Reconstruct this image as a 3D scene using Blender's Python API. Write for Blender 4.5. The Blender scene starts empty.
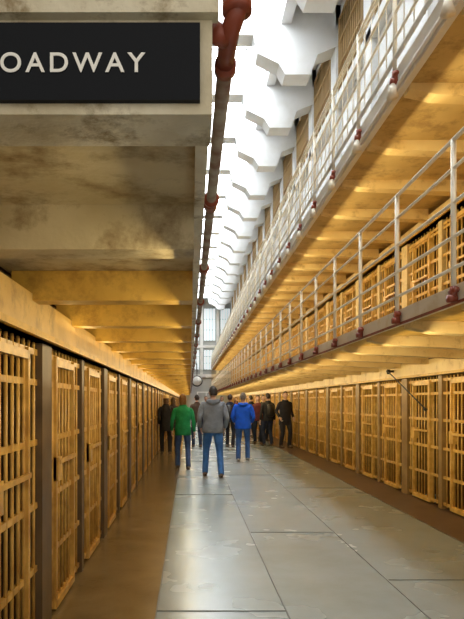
import bpy, bmesh, math, random
from mathutils import Vector, Matrix
random.seed(4)
sc=bpy.context.scene
try: sc.view_settings.view_transform='Standard'
except Exception as e: print(e)
F=600.0; CX=190.0; CY=402.0; CH=1.5
# ---------------------------------------------------------------- materials
def mat(name,c,rough=.6,c2=None,scale=3,bump=0.0,metal=0,spec=.5,detail=6,thr=(.35,.7),bscale=None,coat=0,bdist=.02):
    m=bpy.data.materials.new(name); m.use_nodes=True
    nt=m.node_tree; b=nt.nodes['Principled BSDF']
    b.inputs['Base Color'].default_value=(*c,1); b.inputs['Roughness'].default_value=rough
    b.inputs['Metallic'].default_value=metal
    b.inputs['Specular IOR Level'].default_value=spec
    b.inputs['Coat Weight'].default_value=coat
    tc=nt.nodes.new('ShaderNodeTexCoord')
    if c2:
        n=nt.nodes.new('ShaderNodeTexNoise'); n.inputs['Scale'].default_value=scale; n.inputs['Detail'].default_value=detail
        r=nt.nodes.new('ShaderNodeValToRGB'); r.color_ramp.elements[0].position=thr[0]; r.color_ramp.elements[1].position=thr[1]
        r.color_ramp.elements[0].color=(*c,1); r.color_ramp.elements[1].color=(*c2,1)
        nt.links.new(tc.outputs['Object'],n.inputs['Vector']); nt.links.new(n.outputs['Fac'],r.inputs['Fac'])
        nt.links.new(r.outputs['Color'],b.inputs['Base Color'])
    if bump:
        n2=nt.nodes.new('ShaderNodeTexNoise'); n2.inputs['Scale'].default_value=bscale or scale*4; n2.inputs['Detail'].default_value=5
        bp=nt.nodes.new('ShaderNodeBump'); bp.inputs['Strength'].default_value=bump; bp.inputs['Distance'].default_value=bdist
        nt.links.new(tc.outputs['Object'],n2.inputs['Vector']); nt.links.new(n2.outputs['Fac'],bp.inputs['Height'])
        nt.links.new(bp.outputs['Normal'],b.inputs['Normal'])
    return m
def emis(name,c,s):
    m=bpy.data.materials.new(name); m.use_nodes=True
    b=m.node_tree.nodes['Principled BSDF']; b.inputs['Base Color'].default_value=(*c,1)
    b.inputs['Emission Color'].default_value=(*c,1); b.inputs['Emission Strength'].default_value=s
    return m
def grime(m,dark,scale=5,lo=.55,hi=.72):
    nt=m.node_tree; b=nt.nodes['Principled BSDF']; src=b.inputs['Base Color'].links[0].from_socket
    tc=[k for k in nt.nodes if k.type=='TEX_COORD'][0]
    n=nt.nodes.new('ShaderNodeTexNoise'); n.inputs['Scale'].default_value=scale; n.inputs['Detail'].default_value=12; n.inputs['Roughness'].default_value=.7
    mp=nt.nodes.new('ShaderNodeMapRange'); mp.inputs['From Min'].default_value=lo; mp.inputs['From Max'].default_value=hi
    mx=nt.nodes.new('ShaderNodeMix'); mx.data_type='RGBA'
    nt.links.new(tc.outputs['Object'],n.inputs['Vector']); nt.links.new(n.outputs['Fac'],mp.inputs['Value']); nt.links.new(mp.outputs['Result'],mx.inputs['Factor'])
    nt.links.new(src,mx.inputs[6]); mx.inputs[7].default_value=(*dark,1); nt.links.new(mx.outputs[2],b.inputs['Base Color'])
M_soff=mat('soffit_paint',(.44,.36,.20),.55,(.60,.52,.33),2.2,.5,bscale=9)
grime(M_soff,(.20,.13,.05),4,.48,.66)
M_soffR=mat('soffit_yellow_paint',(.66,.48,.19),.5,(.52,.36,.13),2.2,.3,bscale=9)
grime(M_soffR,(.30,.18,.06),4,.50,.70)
M_gold=mat('gold_paint',(.74,.47,.09),.42,(.54,.32,.05),3,.2)
grime(M_gold,(.32,.17,.03),4,.50,.70)
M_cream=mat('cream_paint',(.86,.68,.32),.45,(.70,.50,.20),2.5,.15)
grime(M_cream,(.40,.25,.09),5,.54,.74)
M_fascia=mat('fascia_paint',(.72,.66,.50),.5,(.48,.40,.24),5,.5,thr=(.45,.75),detail=9)
grime(M_fascia,(.26,.19,.09),7,.53,.66)
M_white=mat('white_paint',(.88,.87,.83),.5,(.76,.73,.64),2,.08,thr=(.5,.8))
M_ceil=mat('ceiling_paint',(.66,.67,.68),.6,(.56,.56,.54),2,.08,thr=(.5,.8))
M_rail=mat('rail_white_paint',(.95,.90,.78),.35,(.76,.64,.42),6,.05,thr=(.55,.78))
M_bar=mat('bar_gold_paint',(.88,.57,.15),.36,(.60,.33,.06),8,.05)
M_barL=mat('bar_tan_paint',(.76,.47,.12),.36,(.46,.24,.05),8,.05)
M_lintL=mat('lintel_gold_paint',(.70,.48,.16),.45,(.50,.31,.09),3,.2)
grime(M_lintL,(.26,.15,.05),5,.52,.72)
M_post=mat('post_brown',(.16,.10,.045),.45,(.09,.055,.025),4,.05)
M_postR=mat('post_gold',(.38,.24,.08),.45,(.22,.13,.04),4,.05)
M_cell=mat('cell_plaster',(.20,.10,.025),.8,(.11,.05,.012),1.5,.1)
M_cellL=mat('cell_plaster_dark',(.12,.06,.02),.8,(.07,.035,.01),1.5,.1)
M_dark=mat('dark_iron',(.03,.025,.02),.4)
M_red=mat('red_oxide_paint',(.34,.07,.035),.32,(.20,.05,.03),9,.1)
M_pipe=mat('pipe_paint',(.44,.37,.28),.35,(.24,.13,.09),14,.1,thr=(.42,.68))
M_sign=mat('sign_slate',(.006,.008,.012),.5,spec=.15)
M_letter=mat('sign_letter',(.9,.9,.86),.5)
M_sky=emis('skylight_glass',(.92,.97,1),14)
M_win=mat('window_rust',(.22,.12,.04),.7,(.12,.06,.02),3,.1)
M_endwin=emis('end_window_glass',(.62,.68,.7),.9)
M_grey=mat('grey_wall',(.52,.53,.50),.7,(.42,.43,.42),1,.05)
M_strip=mat('floor_strip_red',(.13,.08,.055),.30,(.085,.05,.035),3,.2,bscale=30)
M_warmL=mat('floor_painted_warm_light',(.25,.18,.09),.20,(.17,.12,.055),2,.15,bscale=30)  # concrete with the golden-brown warm light reflection painted into its colour
M_joint=mat('floor_joint',(.14,.145,.135),.6)
M_floor=mat('floor_concrete',(.225,.27,.27),.28,(.295,.34,.335),1.1,.03,bscale=45,spec=.7,thr=(.2,.8),detail=12)
nt=M_floor.node_tree; b=nt.nodes['Principled BSDF']
n=nt.nodes.new('ShaderNodeTexNoise'); n.inputs['Scale'].default_value=1.3; n.inputs['Detail'].default_value=3
mr=nt.nodes.new('ShaderNodeMapRange'); mr.inputs['To Min'].default_value=.18; mr.inputs['To Max'].default_value=.34
tc=[k for k in nt.nodes if k.type=='TEX_COORD'][0]
nt.links.new(tc.outputs['Object'],n.inputs['Vector']); nt.links.new(n.outputs['Fac'],mr.inputs['Value']); nt.links.new(mr.outputs['Result'],b.inputs['Roughness'])
grime(M_floor,(.17,.175,.15),.9,.42,1.0)

# ---------------------------------------------------------------- mesh builder
class MB:
    def __init__(s): s.v=[];s.f=[];s.m=[];s.sm=[]
    def add(s,vs,fs,mi=0,smooth=False):
        o=len(s.v); s.v+= [tuple(p) for p in vs]
        for f in fs: s.f.append(tuple(i+o for i in f)); s.m.append(mi); s.sm.append(smooth)
    def box(s,x0,x1,y0,y1,z0,z1,mi=0):
        s.add([(x0,y0,z0),(x1,y0,z0),(x1,y1,z0),(x0,y1,z0),(x0,y0,z1),(x1,y0,z1),(x1,y1,z1),(x0,y1,z1)],
              [(0,3,2,1),(4,5,6,7),(0,1,5,4),(1,2,6,5),(2,3,7,6),(3,0,4,7)],mi)
    def prism(s,poly,y0,y1,mi=0): # poly in xz
        n=len(poly)
        s.add([(x,y0,z) for x,z in poly]+[(x,y1,z) for x,z in poly],
              [tuple(range(n)),tuple(range(2*n-1,n-1,-1))]+[(i,i+n,(i+1)%n+n,(i+1)%n) for i in range(n)],mi)
    def tube(s,pts,r,mi=0,n=8,smooth=True,wide=None,rw=None):
        pts=[Vector(p) for p in pts]; k=len(pts)
        rs=r if isinstance(r,(list,tuple)) else [r]*k
        rws=rw if rw else rs
        vs=[]; prev=None
        for i,p in enumerate(pts):
            d=(pts[min(i+1,k-1)]-pts[max(i-1,0)]).normalized()
            ref=Vector(wide) if wide else (prev if prev else (Vector((0,0,1)) if abs(d.z)<.9 else Vector((1,0,0))))
            u=(ref-d*ref.dot(d)).normalized(); w=d.cross(u); prev=u
            for j in range(n):
                a=2*math.pi*j/n
                vs.append(p+u*math.cos(a)*rws[i]+w*math.sin(a)*rs[i])
        fs=[]
        for i in range(k-1):
            for j in range(n):
                fs.append((i*n+j,i*n+(j+1)%n,(i+1)*n+(j+1)%n,(i+1)*n+j))
        fs.append(tuple(range(n-1,-1,-1))); fs.append(tuple(range((k-1)*n,k*n)))
        s.add(vs,fs,mi,smooth)
    def ball(s,c,rx,ry,rz,mi=0,nu=12,nv=8):
        vs=[];fs=[]
        for i in range(nv+1):
            t=math.pi*i/nv
            for j in range(nu):
                a=2*math.pi*j/nu
                vs.append((c[0]+rx*math.sin(t)*math.cos(a),c[1]+ry*math.sin(t)*math.sin(a),c[2]+rz*math.cos(t)))
        for i in range(nv):
            for j in range(nu): fs.append((i*nu+j,(i+1)*nu+j,(i+1)*nu+(j+1)%nu,i*nu+(j+1)%nu))
        s.add(vs,fs,mi,True)
    def mesh(s,name,mats):
        me=bpy.data.meshes.new(name); me.from_pydata(s.v,[],s.f)
        for m in mats: me.materials.append(m)
        me.polygons.foreach_set('material_index',s.m); me.polygons.foreach_set('use_smooth',s.sm)
        me.update(); return me
def obj(name,me,loc=(0,0,0),parent=None):
    o=bpy.data.objects.new(name,me); o.location=loc; sc.collection.objects.link(o)
    if parent: o.parent=parent
    return o

Y0,Y1=-1.0,52.0; XL,XR=-1.0,3.57; H=10.9; MOD=2.76
XEL=.045; XER=1.92
# ---------------------------------------------------------------- floor
m=MB(); m.box(-2.9,5.5,Y0-2,Y1+.3,-.2,0,0)
obj('floor',m.mesh('floor',[M_floor]))
m=MB()
m.box(2.90,XR+.02,Y0-2,Y1,.0,.004,0)
obj('trim_1',m.mesh('floor_strip_right',[M_strip]))
m=MB(); m.box(XL-.02,-.24,Y0-2,Y1,.0,.004,0)  # same concrete as the floor, tinted here for warm reflected light
obj('floor_warm_light',m.mesh('floor_warm_strip_left',[M_warmL]))
m=MB()
for x in (-.24,.69,1.66,2.90): m.box(x-.0045,x+.0045,Y0-2,Y1,.0,.006,0)
for k in range(9):
    for (xa,xb,ph) in ((-.24,.69,.0),(.69,1.66,2.6),(1.66,2.90,.75)):
        y=4.3+k*5.4+ph; m.box(xa,xb,y-.003,y+.003,0,.006,0)
obj('trim_3',m.mesh('floor_joints',[M_joint]))

# ---------------------------------------------------------------- walls (cell block masonry)
TZ=[0,2.25,4.4]
def wallside(sgn,xw,ph,name,mw):
    m=MB(); xb=xw+sgn*1.5
    def bx(xa,xc,*a): m.box(min(xa,xc),max(xa,xc),*a)
    bx(xb,xb+sgn*.2,Y0,Y1,0,H,0)
    y=ph
    while y<Y1:
        if y>Y0: bx(xw+sgn*.06,xb,y-.06,y+.06,0,6.4,0)
        yy=y+MOD/2
        if yy<Y1 and yy>Y0: bx(xw+sgn*.06,xb,yy-.05,yy+.05,0,6.4,0)
        y+=MOD
    for z in (2.13,4.25,6.3): bx(xw+sgn*.07,xb,Y0,Y1,z,z+.12,0)
    bx(xw+sgn*.02,xw+sgn*.25,Y0,Y1,6.42,H,1)
    bx(xw-sgn*.12,xw+sgn*.02,Y0,Y1,8.45,8.7,1)
    bx(xw-sgn*.10,xw+sgn*.02,Y0,Y1,6.42,6.7,1)
    y=14.45-MOD*5
    while y<Y1:
        bx(xw-sgn*.12,xw+sgn*.02,y-.24,y+.24,6.6,H,1); y+=MOD
    return obj(name,m.mesh(name,[mw,M_ceil]))
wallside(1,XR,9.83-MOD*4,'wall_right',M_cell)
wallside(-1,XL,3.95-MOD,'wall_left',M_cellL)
m=MB(); m.box(-.0,.04,-.98,.98,0,1.75,0)
for i in range(13): m.tube([(-.03,-.93+i*.155,.03),(-.03,-.93+i*.155,1.72)],.018,1,5)
for z in (0,.58,1.16,1.71): m.box(-.06,-.01,-.98,.98,z,z+.04,1)
for y in (-.98,.94): m.box(-.07,0,y,y+.04,0,1.75,1)
mw=m.mesh('window',[M_win,mat('window_bar_rust',(.36,.23,.09),.6)])
y=14.45-MOD*4+MOD/2; k=1
while y<Y1-1:
    obj('window_%d'%k,mw,(XR-.03,y,8.72)); k+=1; y+=MOD

# end wall
m=MB(); m.box(-1.2,4,Y1,Y1+.3,0,H,0)
m.box(-1,XR,Y1-.12,Y1,3.6,3.9,1); m.box(-1,XR,Y1-.12,Y1,6.2,6.4,1)
for x in (-.4,1.0,2.4): m.box(x-.12,x+.12,Y1-.14,Y1,3.9,H-.4,1)
obj('wall_end',m.mesh('wall_end',[M_grey,M_white]))
m=MB()
for x in (.3,1.7,3.05):
    for z0,z1 in ((4.3,6.0),(6.8,9.6)):
        w=.5 if x<3 else .42
        m.box(x-w,x+w,Y1-.05,Y1-.02,z0,z1,0)
        for i in range(5): m.box(x-w+i*w/2-.02,x-w+i*w/2+.02,Y1-.09,Y1-.05,z0,z1,1)
        for i in range(4): m.box(x-w,x+w,Y1-.09,Y1-.05,z0+i*(z1-z0)/3-.02,z0+i*(z1-z0)/3+.02,1)
obj('window_40',m.mesh('end_window',[M_endwin,M_grey]))
m=MB(); m.box(.6,2.2,Y1-.08,Y1-.01,0,2.4,0); m.box(.7,1.36,Y1-.1,Y1-.08,.1,2.3,1); m.box(1.44,2.1,Y1-.1,Y1-.08,.1,2.3,1)
obj('door_1',m.mesh('end_door',[M_white,M_grey]))

# ---------------------------------------------------------------- ceiling
m=MB(); m.box(-1.3,4,Y0-1,Y1+.3,H,H+.2,0)
y=14.45-MOD*5
while y<Y1:
    m.box(XL,XR,y-.24,y+.24,H-.7,H,0)
    m.prism([(XR,9.95),(3.02,9.72),(2.85,9.25),(2.25,9.25),(2.1,9.5),(1.6,9.75),(1.45,H-.5),(XR,H-.5)],y-.26,y+.26,0)
    m.prism([(XL,8.9),(-.2,H-.95),(0,H-.6),(XL,H-.6)],y-.26,y+.26,0)
    y+=MOD
m.box(2.15,2.4,Y0,Y1,H-.45,H,0); m.box(.0,.25,Y0,Y1,H-.35,H,0)
obj('ceiling',m.mesh('ceiling',[M_ceil]))
m=MB()
y=14.45-MOD*5
while y<Y1-3:
    m.box(.28,2.12,y+.28,y+MOD-.28,H-.06,H-.03,0)
    for i in range(4): m.box(.28+i*.61-.02,.28+i*.61+.02,y+.27,y+MOD-.27,H-.1,H-.06,1)
    m.box(.28,2.12,y+MOD/2-.02,y+MOD/2+.02,H-.1,H-.06,1)
    y+=MOD
obj('skylight',m.mesh('skylight',[M_sky,M_white]))

# ---------------------------------------------------------------- cell fronts
def cellfront(name,h,mb,mp):
    m=MB(); L=MOD
    m.box(-.04,.05,-.13,.13,0,h,1)
    m.box(-.03,.04,L/2-.06,L/2+.06,0,h,1)
    y=.2
    while y<L-.14:
        if abs(y-L/2)>.07: m.tube([(0,y,.03),(0,y,h)],.012,0,6)
        y+=.113
    for z in (.05,.42,.82,1.22,1.60,h-.08): m.box(-.008,.018,.1,L-.1,z,z+.038,0)
    for c in (.72,.72+L/2):
        for yy in (c-.32,c+.32): m.box(-.03,.03,yy-.02,yy+.02,.02,h-.05,0)
        m.box(-.03,.03,c-.32,c+.32,.02,.07,0); m.box(-.03,.03,c-.32,c+.32,h-.12,h-.07,0)
        m.box(-.045,.02,c+.22,c+.34,.93,1.10,0)
        m.box(-.05,-.03,c-.3,c+.3,1.05,1.08,0)
    return m.mesh(name,[mb,mp])
cf=[cellfront('cell_front_t%d'%i,hh,M_bar,M_cream) for i,hh in enumerate((1.87,1.74,1.74))]
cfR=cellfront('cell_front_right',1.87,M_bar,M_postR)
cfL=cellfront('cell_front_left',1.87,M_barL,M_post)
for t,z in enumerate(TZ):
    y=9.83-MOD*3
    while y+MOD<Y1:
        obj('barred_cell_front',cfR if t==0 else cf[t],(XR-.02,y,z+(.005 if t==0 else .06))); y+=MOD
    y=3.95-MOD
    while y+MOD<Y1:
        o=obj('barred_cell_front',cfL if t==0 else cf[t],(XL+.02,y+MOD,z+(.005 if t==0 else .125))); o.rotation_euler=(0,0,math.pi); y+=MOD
for nm,s,xw in (('cell_lintel_beam',1,XR),('cell_lintel_beam',-1,XL)):
    m=MB()
    for z0,z1 in ((1.88,2.12),(4.06,4.22),(6.2,6.4)):
        a,b_=xw-s*.10,xw+s*.06
        m.box(min(a,b_),max(a,b_),Y0,Y1,z0,z1,0)
        a,b_=xw-s*.13,xw+s*.05
        m.box(min(a,b_),max(a,b_),Y0,Y1,z0,z0+.035,1)
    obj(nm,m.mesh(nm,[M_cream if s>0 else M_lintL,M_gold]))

# ---------------------------------------------------------------- walkways
m=MB()
m.box(XL-.05,XEL,1.33,Y1-.15,2.25,2.36,0)
m.box(XL-.9,XEL,1.21,1.36,2.08,3.0,1)
m.box(XEL-.03,XEL+.005,1.37,Y1-.15,2.2,2.40,1)
m.box(XL-.9,XEL+.012,1.185,1.22,2.27,2.30,1)
y=2.28
while y<Y1-.3:
    m.box(XL-.02,XEL-.03,y,y+.15,2.08,2.27,0 if y<2.5 else 2); y+=1.15
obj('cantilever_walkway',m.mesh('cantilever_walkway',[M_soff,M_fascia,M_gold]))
m=MB(); m.box(XL-.05,XEL,1.21,Y1-.15,4.4,4.5,0)
y=1.21
while y<Y1-.3: m.box(XL-.02,XEL-.01,y+.01,y+.15,4.24,4.42,0); y+=1.15
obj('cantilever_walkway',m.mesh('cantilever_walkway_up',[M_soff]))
def rdeck(zb,ys=1.91,fh=.12):
    m=MB()
    m.box(XER,XR+.03,Y0,Y1-.15,zb,zb+.09,0)
    m.box(XER-.04,XER+.02,Y0,Y1-.15,zb-.01,zb+fh,1)
    y=ys-1.15*2
    while y<Y1-.3:
        if y>Y0: m.prism([(XER+.02,zb+.01),(XER+.02,zb-.05),(XER+.25,zb-.10),(XR-.1,zb-.16),(XR-.1,zb+.01)],y-.08,y+.08,2)
        y+=1.15
    return m
m=rdeck(2.21); m.box(XER-.045,XER-.04,Y0,Y1-.15,2.19,2.212,3)
obj('cantilever_walkway',m.mesh('walkway_r2',[M_gold,M_rail,M_cream,M_red]))
m=rdeck(4.31,fh=.22)
m.tube([(XER-.08,Y0,4.58),(XER-.08,Y1-.15,4.58)],.022,1,6); m.tube([(XER-.06,Y0,4.34),(XER-.06,Y1-.15,4.34)],.018,1,6)
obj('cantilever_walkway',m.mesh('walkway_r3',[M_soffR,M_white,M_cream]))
def railing(xe,zb,ys,mr,red=True,cones=False,hs=(1.06,.86,.62,.38,.16),r=.017,bal=False):
    m=MB()
    for h_ in hs: m.tube([(xe,max(Y0,ys-.2) if xe<1 else Y0,zb+h_),(xe,Y1-.15,zb+h_)],r if h_>1 else r*.8,0,7)
    y=ys
    while y<Y1-.3:
        m.tube([(xe,y,zb-.02),(xe,y,zb+1.06)],.02,0,7)
        if bal:
            for q in range(1,5): m.tube([(xe,y+q*.23,zb+.1),(xe,y+q*.23,zb+1.05)],.006,0,5)
        if red:
            m.tube([(xe,y,zb-.07),(xe,y,zb+.03)],.027,1,8)
            m.tube([(xe+.02,y,zb-.055),(xe-.045,y,zb-.055)],.028,1,8)
            m.tube([(xe,y-.05,zb-.0),(xe,y+.05,zb-.0)],.022,1,8)
        if cones:
            m.tube([(xe-.02,y,zb-.08),(xe-.02,y,zb-.20)],[.02,.055],0,10)
        y+=1.15
    return m.mesh('walkway_railing',[mr,M_red])
obj('walkway_railing',railing(XER-.07,2.28,1.91,M_rail))
obj('walkway_railing',railing(XER-.09,4.42,1.91,M_rail,cones=True,hs=(1.06,.98,.78,.55,.32),bal=True))
obj('walkway_railing',railing(-.03,2.40,1.45,M_rail,red=False))
obj('walkway_railing',railing(-.03,4.53,1.45,M_rail,red=False))

# ---------------------------------------------------------------- pipe
m=MB(); px,pz=.080,2.262
m.tube([(px,1.32,pz),(px,Y1-.2,pz)],.018,0,12)
y=2.30
while y<Y1-.3:
    m.tube([(px,y-.04,pz),(px,y+.05,pz)],.024,1,14)
    m.tube([(px,y-.055,pz),(px,y-.03,pz)],.029,1,14)
    m.tube([(px-.035,y,pz-.005),(px,y,pz-.005)],.014,1,8); y+=1.15
m.tube([(px,1.38,pz),(px,1.30,pz+.002),(px+.004,1.25,pz+.012),(px+.014,1.225,pz+.03),(px+.018,1.22,pz+.075),(px+.018,1.22,pz+.16)],.020,1,14)
m.tube([(px+.016,1.222,pz+.03),(px+.016,1.222,pz+.058)],.030,1,16)
m.tube([(px,1.38,pz),(px,1.35,pz)],.025,1,14)
m.tube([(px-.004,1.27,pz+.008),(px-.032,1.25,pz+.01)],.022,1,12)
obj('conduit_pipe',m.mesh('conduit_pipe',[M_pipe,M_red]))

# ---------------------------------------------------------------- sign
sg=bpy.data.objects.new('hanging_sign',None); sc.collection.objects.link(sg); sg.location=(-.29,1.194,2.1785)
m=MB(); m.box(-.31,.31,0,.015,-.077,.077,0)
obj('sign_board',m.mesh('sign_board',[M_sign]),parent=sg)
cu=bpy.data.curves.new('sign_text','FONT'); cu.body='BROADWAY'; cu.size=.055; cu.extrude=.0008; cu.align_x='RIGHT'; cu.align_y='CENTER'; cu.space_character=1.28; cu.offset=.0006
cu.materials.append(M_letter)
t=obj('sign_lettering',cu,(.200,-.002,-.006),sg); t.rotation_euler=(math.pi/2,0,0)

# lever
m=MB(); m.tube([(3.36,10.2,2.02),(3.30,9.4,1.78),(3.22,8.2,1.40)],.010,0,8)
m.tube([(3.36,10.15,2.05),(3.36,10.15,1.97)],.03,0,10); m.tube([(3.46,10.2,2.02),(3.34,10.2,2.02)],.02,0,8); m.ball((3.22,8.2,1.40),.025,.025,.025,0)
obj('door_release_lever',m.mesh('door_release_lever',[M_dark]))
m=MB(); m.tube([(.35,30,2.55),(.35,30.06,2.55)],.28,0,24); m.tube([(.35,29.98,2.55),(.35,30,2.55)],.23,1,24)
m.tube([(.35,30.03,2.8),(.35,30.03,3.4)],.02,0,6)
m.tube([(.35,30.03,3.4),(.0,30.03,3.4)],.02,0,6)
m.box(.345,.355,29.96,29.98,2.55,2.72,0); m.box(.35,.47,29.96,29.98,2.545,2.555,0)
obj('hanging_clock',m.mesh('hanging_clock',[M_dark,M_letter]))

# ---------------------------------------------------------------- people
def ik(P,Q,l1,l2,pole):
    P,Q=Vector(P),Vector(Q); d=Q-P; L=min(d.length,(l1+l2)*.999); u=d.normalized()
    a=(l1*l1-l2*l2+L*L)/(2*L); h=math.sqrt(max(l1*l1-a*a,0)); pv=Vector(pole); pv=(pv-u*pv.dot(u)).normalized()
    return P+u*a+pv*h
def person(name,px_,y,Hh,yaw=0,top=(.3,.3,.3),pants=(.06,.12,.3),hair=(.05,.03,.02),skin=(.62,.38,.27),shoe=(.12,.08,.05),
           feet=((-.11,.08),(.11,-.06)),hands=((-.27,.04,.86),(.27,.04,.86)),hem=.84,bulk=1.0,longhair=False,hat=None,hood=False,bag=None,headyaw=0,coatflare=0,collar=None):
    X=(px_-CX)*y/F
    e=bpy.data.objects.new(name,None); sc.collection.objects.link(e); e.location=(X,y,.004 if (X<-.24 or X>2.8) else 0)
    s=Hh/1.77; e.scale=(s,s,s); e.rotation_euler=(0,0,math.radians(yaw))
    mt=mat(name+'_top',top,.85,tuple(c*.65 for c in top),7,.7,bscale=8,bdist=.04); mp=mat(name+'_trousers',pants,.85,tuple(c*.65 for c in pants),9,.7,bscale=9,bdist=.04)
    ms=mat(name+'_skin',skin,.5); mh=mat(name+'_hair',hair,.6,tuple(c*.5 for c in hair),30,.4); msh=mat(name+'_shoe',shoe,.5)
    mats=[mt,mp,ms,mh,msh,M_dark,M_letter]
    V=[];R=[];E=[];lab=[]
    def add(p,r,par=None,l=0):
        V.append(tuple(p)); R.append(r); 
        if par is not None: E.append((par,len(V)-1)); lab.append(l)
        return len(V)-1
    lean=.01
    pel=add((0,0,.96),.13*bulk); sp=add((0,lean,1.13),.125*bulk,pel,0); ch=add((0,lean,1.30),.135*bulk,sp,0)
    nb=add((0,lean,1.455),.072,ch,0); nt_=add((0,lean+.015,1.58),.056,nb,2)
    wr=[];el=[]
    for sgn,hd in ((-1,hands[0]),(1,hands[1])):
        S=Vector((sgn*.185*bulk**.5,lean,1.405)); hd=Vector(hd); elb=ik(S,hd,.29,.26,(sgn*.35,-1,0)); 
        d=(hd-elb).normalized(); w=elb+d*.26
        a=add(S,.066*bulk,ch,0); b1=add(S.lerp(elb,.5),.057*bulk,a,0); c1=add(elb,.048*bulk,b1,0); d1=add(elb.lerp(w,.5),.043*bulk,c1,0); add(w,.035*bulk,d1,0)
        wr.append(w); el.append(elb)
    for sgn,ft in ((-1,feet[0]),(1,feet[1])):
        P=Vector((sgn*.095,0,.91)); Q=Vector((ft[0],ft[1]-.01,.10)); kn=ik(P,Q,.425,.415,(sgn*.1,1,0))
        a=add(P,.105*bulk,pel,1); b1=add(P.lerp(kn,.5),.090*bulk**.5,a,1); c1=add(kn,.070,b1,1); d1=add(kn.lerp(Q,.45),.068,c1,1); e1=add(Q,.064,d1,1); add(Q-Vector((0,0,.055)),.062,e1,1)
    me=bpy.data.meshes.new('tmp'); me.from_pydata(V,E,[]); o=bpy.data.objects.new('tmp',me); sc.collection.objects.link(o)
    md=o.modifiers.new('s','SKIN'); md.use_smooth_shade=True
    sv=me.skin_vertices[0].data
    for i,r in enumerate(R): sv[i].radius=(r,r); sv[i].use_root=(i==pel)
    ss=o.modifiers.new('ss','SUBSURF'); ss.levels=2; ss.render_levels=2
    dg=bpy.context.evaluated_depsgraph_get(); dg.update(); ev=bpy.data.meshes.new_from_object(o.evaluated_get(dg))
    bpy.data.objects.remove(o)
    for m_ in mats: ev.materials.append(m_)
    segs=[(Vector(V[a]),Vector(V[b_]),l) for (a,b_),l in zip(E,lab)]
    for p in ev.polygons:
        c=p.center; best=9;bl=0
        for A,B,l in segs:
            ab=B-A; t_=max(0,min(1,(c-A).dot(ab)/ab.length_squared)); dd=(c-A-ab*t_).length
            if dd<best: best=dd;bl=l
        p.material_index=bl; p.use_smooth=True
    for v in ev.vertices:
        if v.co.z<.012: v.co.z=.012
    ob=obj('body',ev,parent=e)
    m=MB()
    b=bulk; fl=coatflare
    rings=[(hem,.178*b+fl,.135*b+fl),(hem+.02,.186*b+fl,.142*b+fl),(max(hem+.1,.95),.182*b+fl*.5,.14*b+fl*.4),(1.1,.168*b,.128*b),(1.25,.188*b,.135*b),(1.36,.198*b,.128*b),(1.42,.175*b,.11*b),(1.465,.115,.088),(1.50,.075,.072)]
    pts=[(0,lean if z>1 else 0,z) for z,_,_ in rings]
    m.tube(pts,[r_[2] for r_ in rings],0,24,True,wide=(1,0,0),rw=[r_[1] for r_ in rings])
    if hood:
        m.tube([(-.10,.03,1.47),(-.10,-.05,1.475),(-.05,-.10,1.46),(0,-.115,1.445),(.05,-.10,1.46),(.10,-.05,1.475),(.10,.03,1.47)],[.025,.04,.05,.055,.05,.04,.025],0,10)
    else:
        m.tube([(-.07,.02,1.49),(-.065,-.03,1.495),(0,-.06,1.50),(.065,-.03,1.495),(.07,.02,1.49)],.022,0,8)
    for (fx,fy) in feet:
        vs=[];secs=[(-.085,.025,.05),(-.065,.04,.085),(0,.042,.10),(.06,.045,.085),(.12,.05,.06),(.165,.042,.045),(.19,.02,.03)]
        n=12
        for (yy,w,hh) in secs:
            for j in range(n):
                a=2*math.pi*j/n; z=max(0,hh/2+math.sin(a)*hh*.62); vs.append((fx+math.cos(a)*w,fy+yy,min(z,hh*1.05)))
        k=len(secs); fs=[(i*n+j,i*n+(j+1)%n,(i+1)*n+(j+1)%n,(i+1)*n+j) for i in range(k-1) for j in range(n)]
        fs+=[tuple(range(n)),tuple(range((k-1)*n,k*n))]
        m.add(vs,fs,4,True)
    for sgn,w,elb in ((-1,wr[0],el[0]),(1,wr[1],el[1])):
        d=(w-elb).normalized(); f=Vector((0,1,0)) if abs(d.y)<.8 else Vector((0,0,1)); f=(f-d*f.dot(d)).normalized(); nrm=d.cross(f)
        if nrm.x*sgn>0: nrm=-nrm
        m.tube([w-d*.03,w+d*.01,w+d*.05,w+d*.09,w+d*.10],[.022,.021,.016,.014,.008],2,12,True,wide=f,rw=[.026,.03,.042,.04,.034])
        for off,L in ((.031,.072),(.0105,.082),(-.0105,.076),(-.031,.058)):
            b0=w+d*.09+f*off; p1=b0+d*L*.45+nrm*.006; p2=p1+(d*.8+nrm*.6).normalized()*L*.32; p3=p2+(d*.4+nrm*.9).normalized()*L*.25
            m.tube([b0-d*.01,b0,p1,p2,p3],[.0085,.0095,.009,.008,.005],2,7)
        t0=w+d*.03+f*.03; m.tube([t0-f*.01,t0+f*.02+d*.02,t0+f*.032+d*.05+nrm*.01,t0+f*.034+d*.07+nrm*.018],[.013,.012,.0105,.006],2,7)
    hm=MB(); c=Vector((0,.03,1.645)); nu,nv=24,18; vs=[];fs=[]
    for i in range(nv+1):
        t_=math.pi*i/nv
        for j in range(nu):
            a=2*math.pi*j/nu; x=math.sin(t_)*math.cos(a); yv=math.sin(t_)*math.sin(a); z=math.cos(t_)
            jaw=1-.28*max(0,-z)**1.2
            X_=x*.077*jaw; Y_=yv*(.098 if yv<0 else .092)*(1-.12*max(0,-z)*(yv<0)); Z_=z*.118
            if yv>.6 and abs(x)<.28 and -.35<z<.12: Y_+=.02*(1-abs(x)/.28)*(1-abs(z+.18)/.35)
            if yv>.5 and .0<z<.22 and .2<abs(x)<.6: Y_-=.006
            vs.append((X_,Y_,Z_))
    for i in range(nv):
        for j in range(nu): fs.append((i*nu+j,(i+1)*nu+j,(i+1)*nu+(j+1)%nu,i*nu+(j+1)%nu))
    hm.add(vs,fs,2,True)
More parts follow.
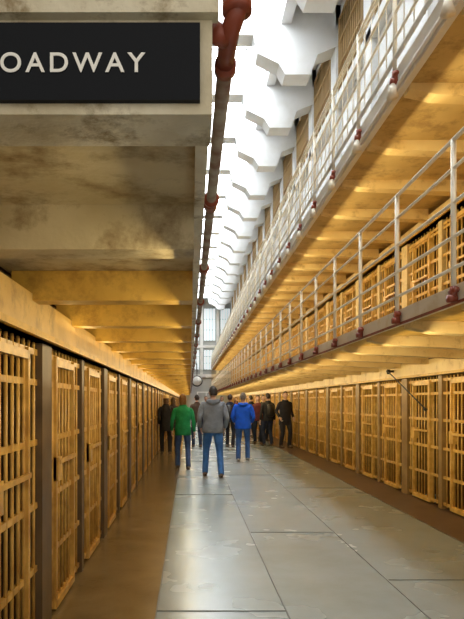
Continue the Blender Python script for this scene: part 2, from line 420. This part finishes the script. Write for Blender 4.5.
    for sx in (-1,1):
        hm.ball((sx*.082,-.005,-.005),.012,.018,.030,2,8,6)
        hm.ball((sx*.030,.080,.012),.012,.009,.008,6,8,6); hm.ball((sx*.030,.087,.012),.005,.004,.005,5,6,5)
        hm.box(sx*.03-.015,sx*.03+.015,.080,.089,.030,.036,3)
    hm.ball((0,.083,-.052),.022,.008,.006,5,8,5)
    vs=[];ok=[]
    for i in range(nv+1):
        t_=math.pi*i/nv
        for j in range(nu):
            a=2*math.pi*j/nu; x=math.sin(t_)*math.cos(a); yv=math.sin(t_)*math.sin(a); z=math.cos(t_)
            keep=(yv<.15 or z>.62) and (z>-.6 or longhair)
            if not longhair and z<-.05 and yv>-.35: keep=False
            if longhair and yv>.15 and z<.62: keep=False
            ok.append(keep); zz=z*.128
            if longhair and z<0: zz=z*.27
            g=random.uniform(.97,1.03)
            rr=math.sqrt(max(0,1-z*z)) if not(longhair and z<0) else (1-.35*z*z)
            ca,sa=math.cos(a),math.sin(a)
            vs.append((ca*rr*.085*g,sa*rr*.105*g-.004,zz+.004))
    fs2=[f for f in fs if all(ok[q] for q in f)]
    hm.add(vs,fs2,3,True)
    if hat:
        mats2=mats+[mat(name+'_hat',hat,.8)]
        hm.tube([(0,-.005,.045),(0,-.005,.055)],[.17,.165],7,24,True,wide=(1,0,0),rw=[.155,.15])
        hm.tube([(0,-.005,.05),(0,-.005,.10),(0,-.005,.145),(0,-.005,.155)],[.108,.104,.09,.06],7,20,True,wide=(1,0,0),rw=[.092,.088,.07,.04])
    else: mats2=mats
    ho=obj('head',hm.mesh('head',mats2),tuple(c),e); ho.rotation_euler=(0,0,math.radians(headyaw))
    if bag=='backpack':
        m.tube([(0,-.17,1.0),(0,-.20,1.05),(0,-.21,1.2),(0,-.19,1.36),(0,-.16,1.40)],[.05,.08,.085,.07,.03],5,14,True,wide=(1,0,0),rw=[.10,.135,.14,.12,.08])
        for sx in (-1,1): m.tube([(sx*.10,-.15,1.36),(sx*.11,-.02,1.47),(sx*.11,.12,1.38),(sx*.12,.13,1.2),(sx*.13,-.1,1.05)],.014,5,6)
    if bag=='shoulder':
        m.box(.2,.32,-.10,.12,.80,1.0,5); m.tube([(.24,0,1.0),(.13,.0,1.46),(.1,-.1,1.45)],.012,5,6); m.tube([(.26,0,1.0),(.2,-.1,1.2),(.1,-.12,1.44)],.012,5,6)
    obj('clothes_and_hands',m.mesh('clothes',mats),parent=e)
BL=(.018,.016,.018)
person('man_in_gray_hoodie',213,12.0,1.82,0,top=(.24,.27,.31),pants=(.05,.18,.50),hair=(.06,.05,.045),feet=((-.15,.16),(.15,-.14)),hands=((-.24,.12,.95),(.24,.12,.95)),hood=True,bulk=1.14,shoe=(.10,.06,.03),hem=.86,headyaw=15)
person('woman_in_green_sweater',183,13.4,1.68,4,top=(.01,.28,.09),pants=(.05,.10,.24),hair=(.22,.10,.03),feet=((-.12,.10),(.12,-.10)),hands=((-.26,.10,.90),(.27,.03,.87)),longhair=True,hem=.80,bulk=1.04,headyaw=-20)
person('person_in_blue_jacket',243,15.2,1.74,-5,top=(.01,.13,.80),pants=(.05,.14,.40),hair=(.25,.20,.15),feet=((-.12,-.12),(.12,.12)),hands=((-.22,.18,1.0),(.22,.18,1.0)),hood=True,bulk=1.15,hem=.84,shoe=(.3,.28,.25))
person('woman_in_straw_hat',166,17.2,1.68,6,top=BL,pants=(.02,.02,.025),hair=(.15,.07,.03),hat=(.80,.60,.30),longhair=True,hem=.70,coatflare=.02,bag='shoulder',hands=((-.2,.1,.9),(.24,.04,.87)),bulk=.95)
person('man_in_black_coat',285,19.6,1.84,200,top=(.02,.02,.03),pants=(.03,.03,.04),hem=.72,bulk=1.08,hands=((-.24,.1,.95),(.24,.1,.95)),hair=(.03,.02,.015))
person('person_in_maroon_jacket',258,21.5,1.74,170,top=(.15,.03,.03),pants=(.02,.03,.06),hair=(.04,.02,.01),hands=((-.2,.2,1.1),(.2,.2,1.1)))
person('man_in_dark_jacket',268,20.5,1.80,20,top=(.03,.03,.035),pants=(.03,.04,.08),hair=(.03,.02,.015),bulk=1.05,bag='backpack')
person('woman_in_dark_coat',173,19.5,1.66,-10,top=(.05,.035,.04),pants=(.02,.02,.03),hair=(.10,.05,.02),longhair=True,hem=.65)
person('visitor_in_brown_jacket',197,20,1.75,10,top=(.10,.06,.04),pants=(.03,.04,.08),hair=(.05,.03,.02))
person('visitor_in_white_shirt',206,28,1.78,170,top=(.45,.45,.45),pants=(.03,.04,.08),hair=(.05,.03,.02))
person('visitor_in_navy_jacket',230,20,1.76,-15,top=(.02,.03,.07),pants=(.02,.02,.03),hair=(.05,.03,.02),bag='backpack')
person('visitor_in_red_top',236,26,1.70,180,top=(.28,.03,.03),pants=(.02,.03,.06),hair=(.12,.06,.02),longhair=True)
person('visitor_in_black_jacket',251,25,1.78,30,top=(.02,.02,.02),pants=(.02,.02,.03),hair=(.03,.02,.01))
person('visitor_in_gray_coat',222,27,1.76,150,top=(.10,.10,.11),pants=(.03,.04,.08),hair=(.03,.02,.01),hem=.7)
person('visitor_in_olive_jacket',263,23,1.76,-150,top=(.07,.06,.03),pants=(.02,.03,.06),hair=(.03,.02,.01))

# ---------------------------------------------------------------- cell lamps and added fill strips
def pl(name,loc,p,c=(1,.60,.20),r=.08):
    l=bpy.data.lights.new(name,'POINT'); l.energy=p; l.color=c; l.shadow_soft_size=r
    o=bpy.data.objects.new(name,l); o.location=loc; sc.collection.objects.link(o)
y=9.83-MOD*2+.7
while y<Y1:
    pl('cell_lamp',(XR+.7,y,1.75),6); y+=MOD
def strip(name,loc,dirv,p,c=(1,.79,.43),w=.06,L=50):
    l=bpy.data.lights.new(name,'AREA'); l.shape='RECTANGLE'; l.size=w; l.size_y=L; l.energy=p; l.color=c
    o=bpy.data.objects.new(name,l); o.location=loc
    z=-Vector(dirv).normalized(); yv=Vector((0,1,0)); xv=yv.cross(z)
    o.rotation_euler=Matrix((xv,yv,z)).transposed().to_euler(); sc.collection.objects.link(o)
strip('walkway_added_fill',(XER+.10,26.5,2.03),(1,0,-.6),330)  # added warm fill aimed at the right cell fronts, no fixture modelled
strip('walkway_added_fill',(XER+.10,26.5,4.10),(1,0,-.6),330)  # added fill for the second tier of cells, unseen source
strip('walkway_added_fill',(-.02,26.5,2.03),(-1,0,-.8),210)  # added fill for the left cells and floor edge, unseen source
strip('lintel_added_fill',(XL+.16,29,2.0),(.35,0,1),46,c=(1,.72,.3))  # added uplight to turn the left soffit gold, unseen source

w=bpy.data.worlds.new('world'); sc.world=w; w.use_nodes=True
bg=w.node_tree.nodes['Background']; bg.inputs[0].default_value=(1,.92,.80,1); bg.inputs[1].default_value=1.0

# ---------------------------------------------------------------- camera
K=1; zx,zy=232,309.5
cd=bpy.data.cameras.new('camera'); cd.sensor_fit='VERTICAL'; cd.sensor_height=36; cd.sensor_width=27; cd.lens=F/619*36*K
cd.shift_x=K*(zx-CX)/619; cd.shift_y=K*(CY-zy)/619; cd.clip_start=.05; cd.clip_end=200
co=bpy.data.objects.new('camera',cd); co.location=(0,0,CH); co.rotation_euler=(math.pi/2,0,0); sc.collection.objects.link(co); sc.camera=co
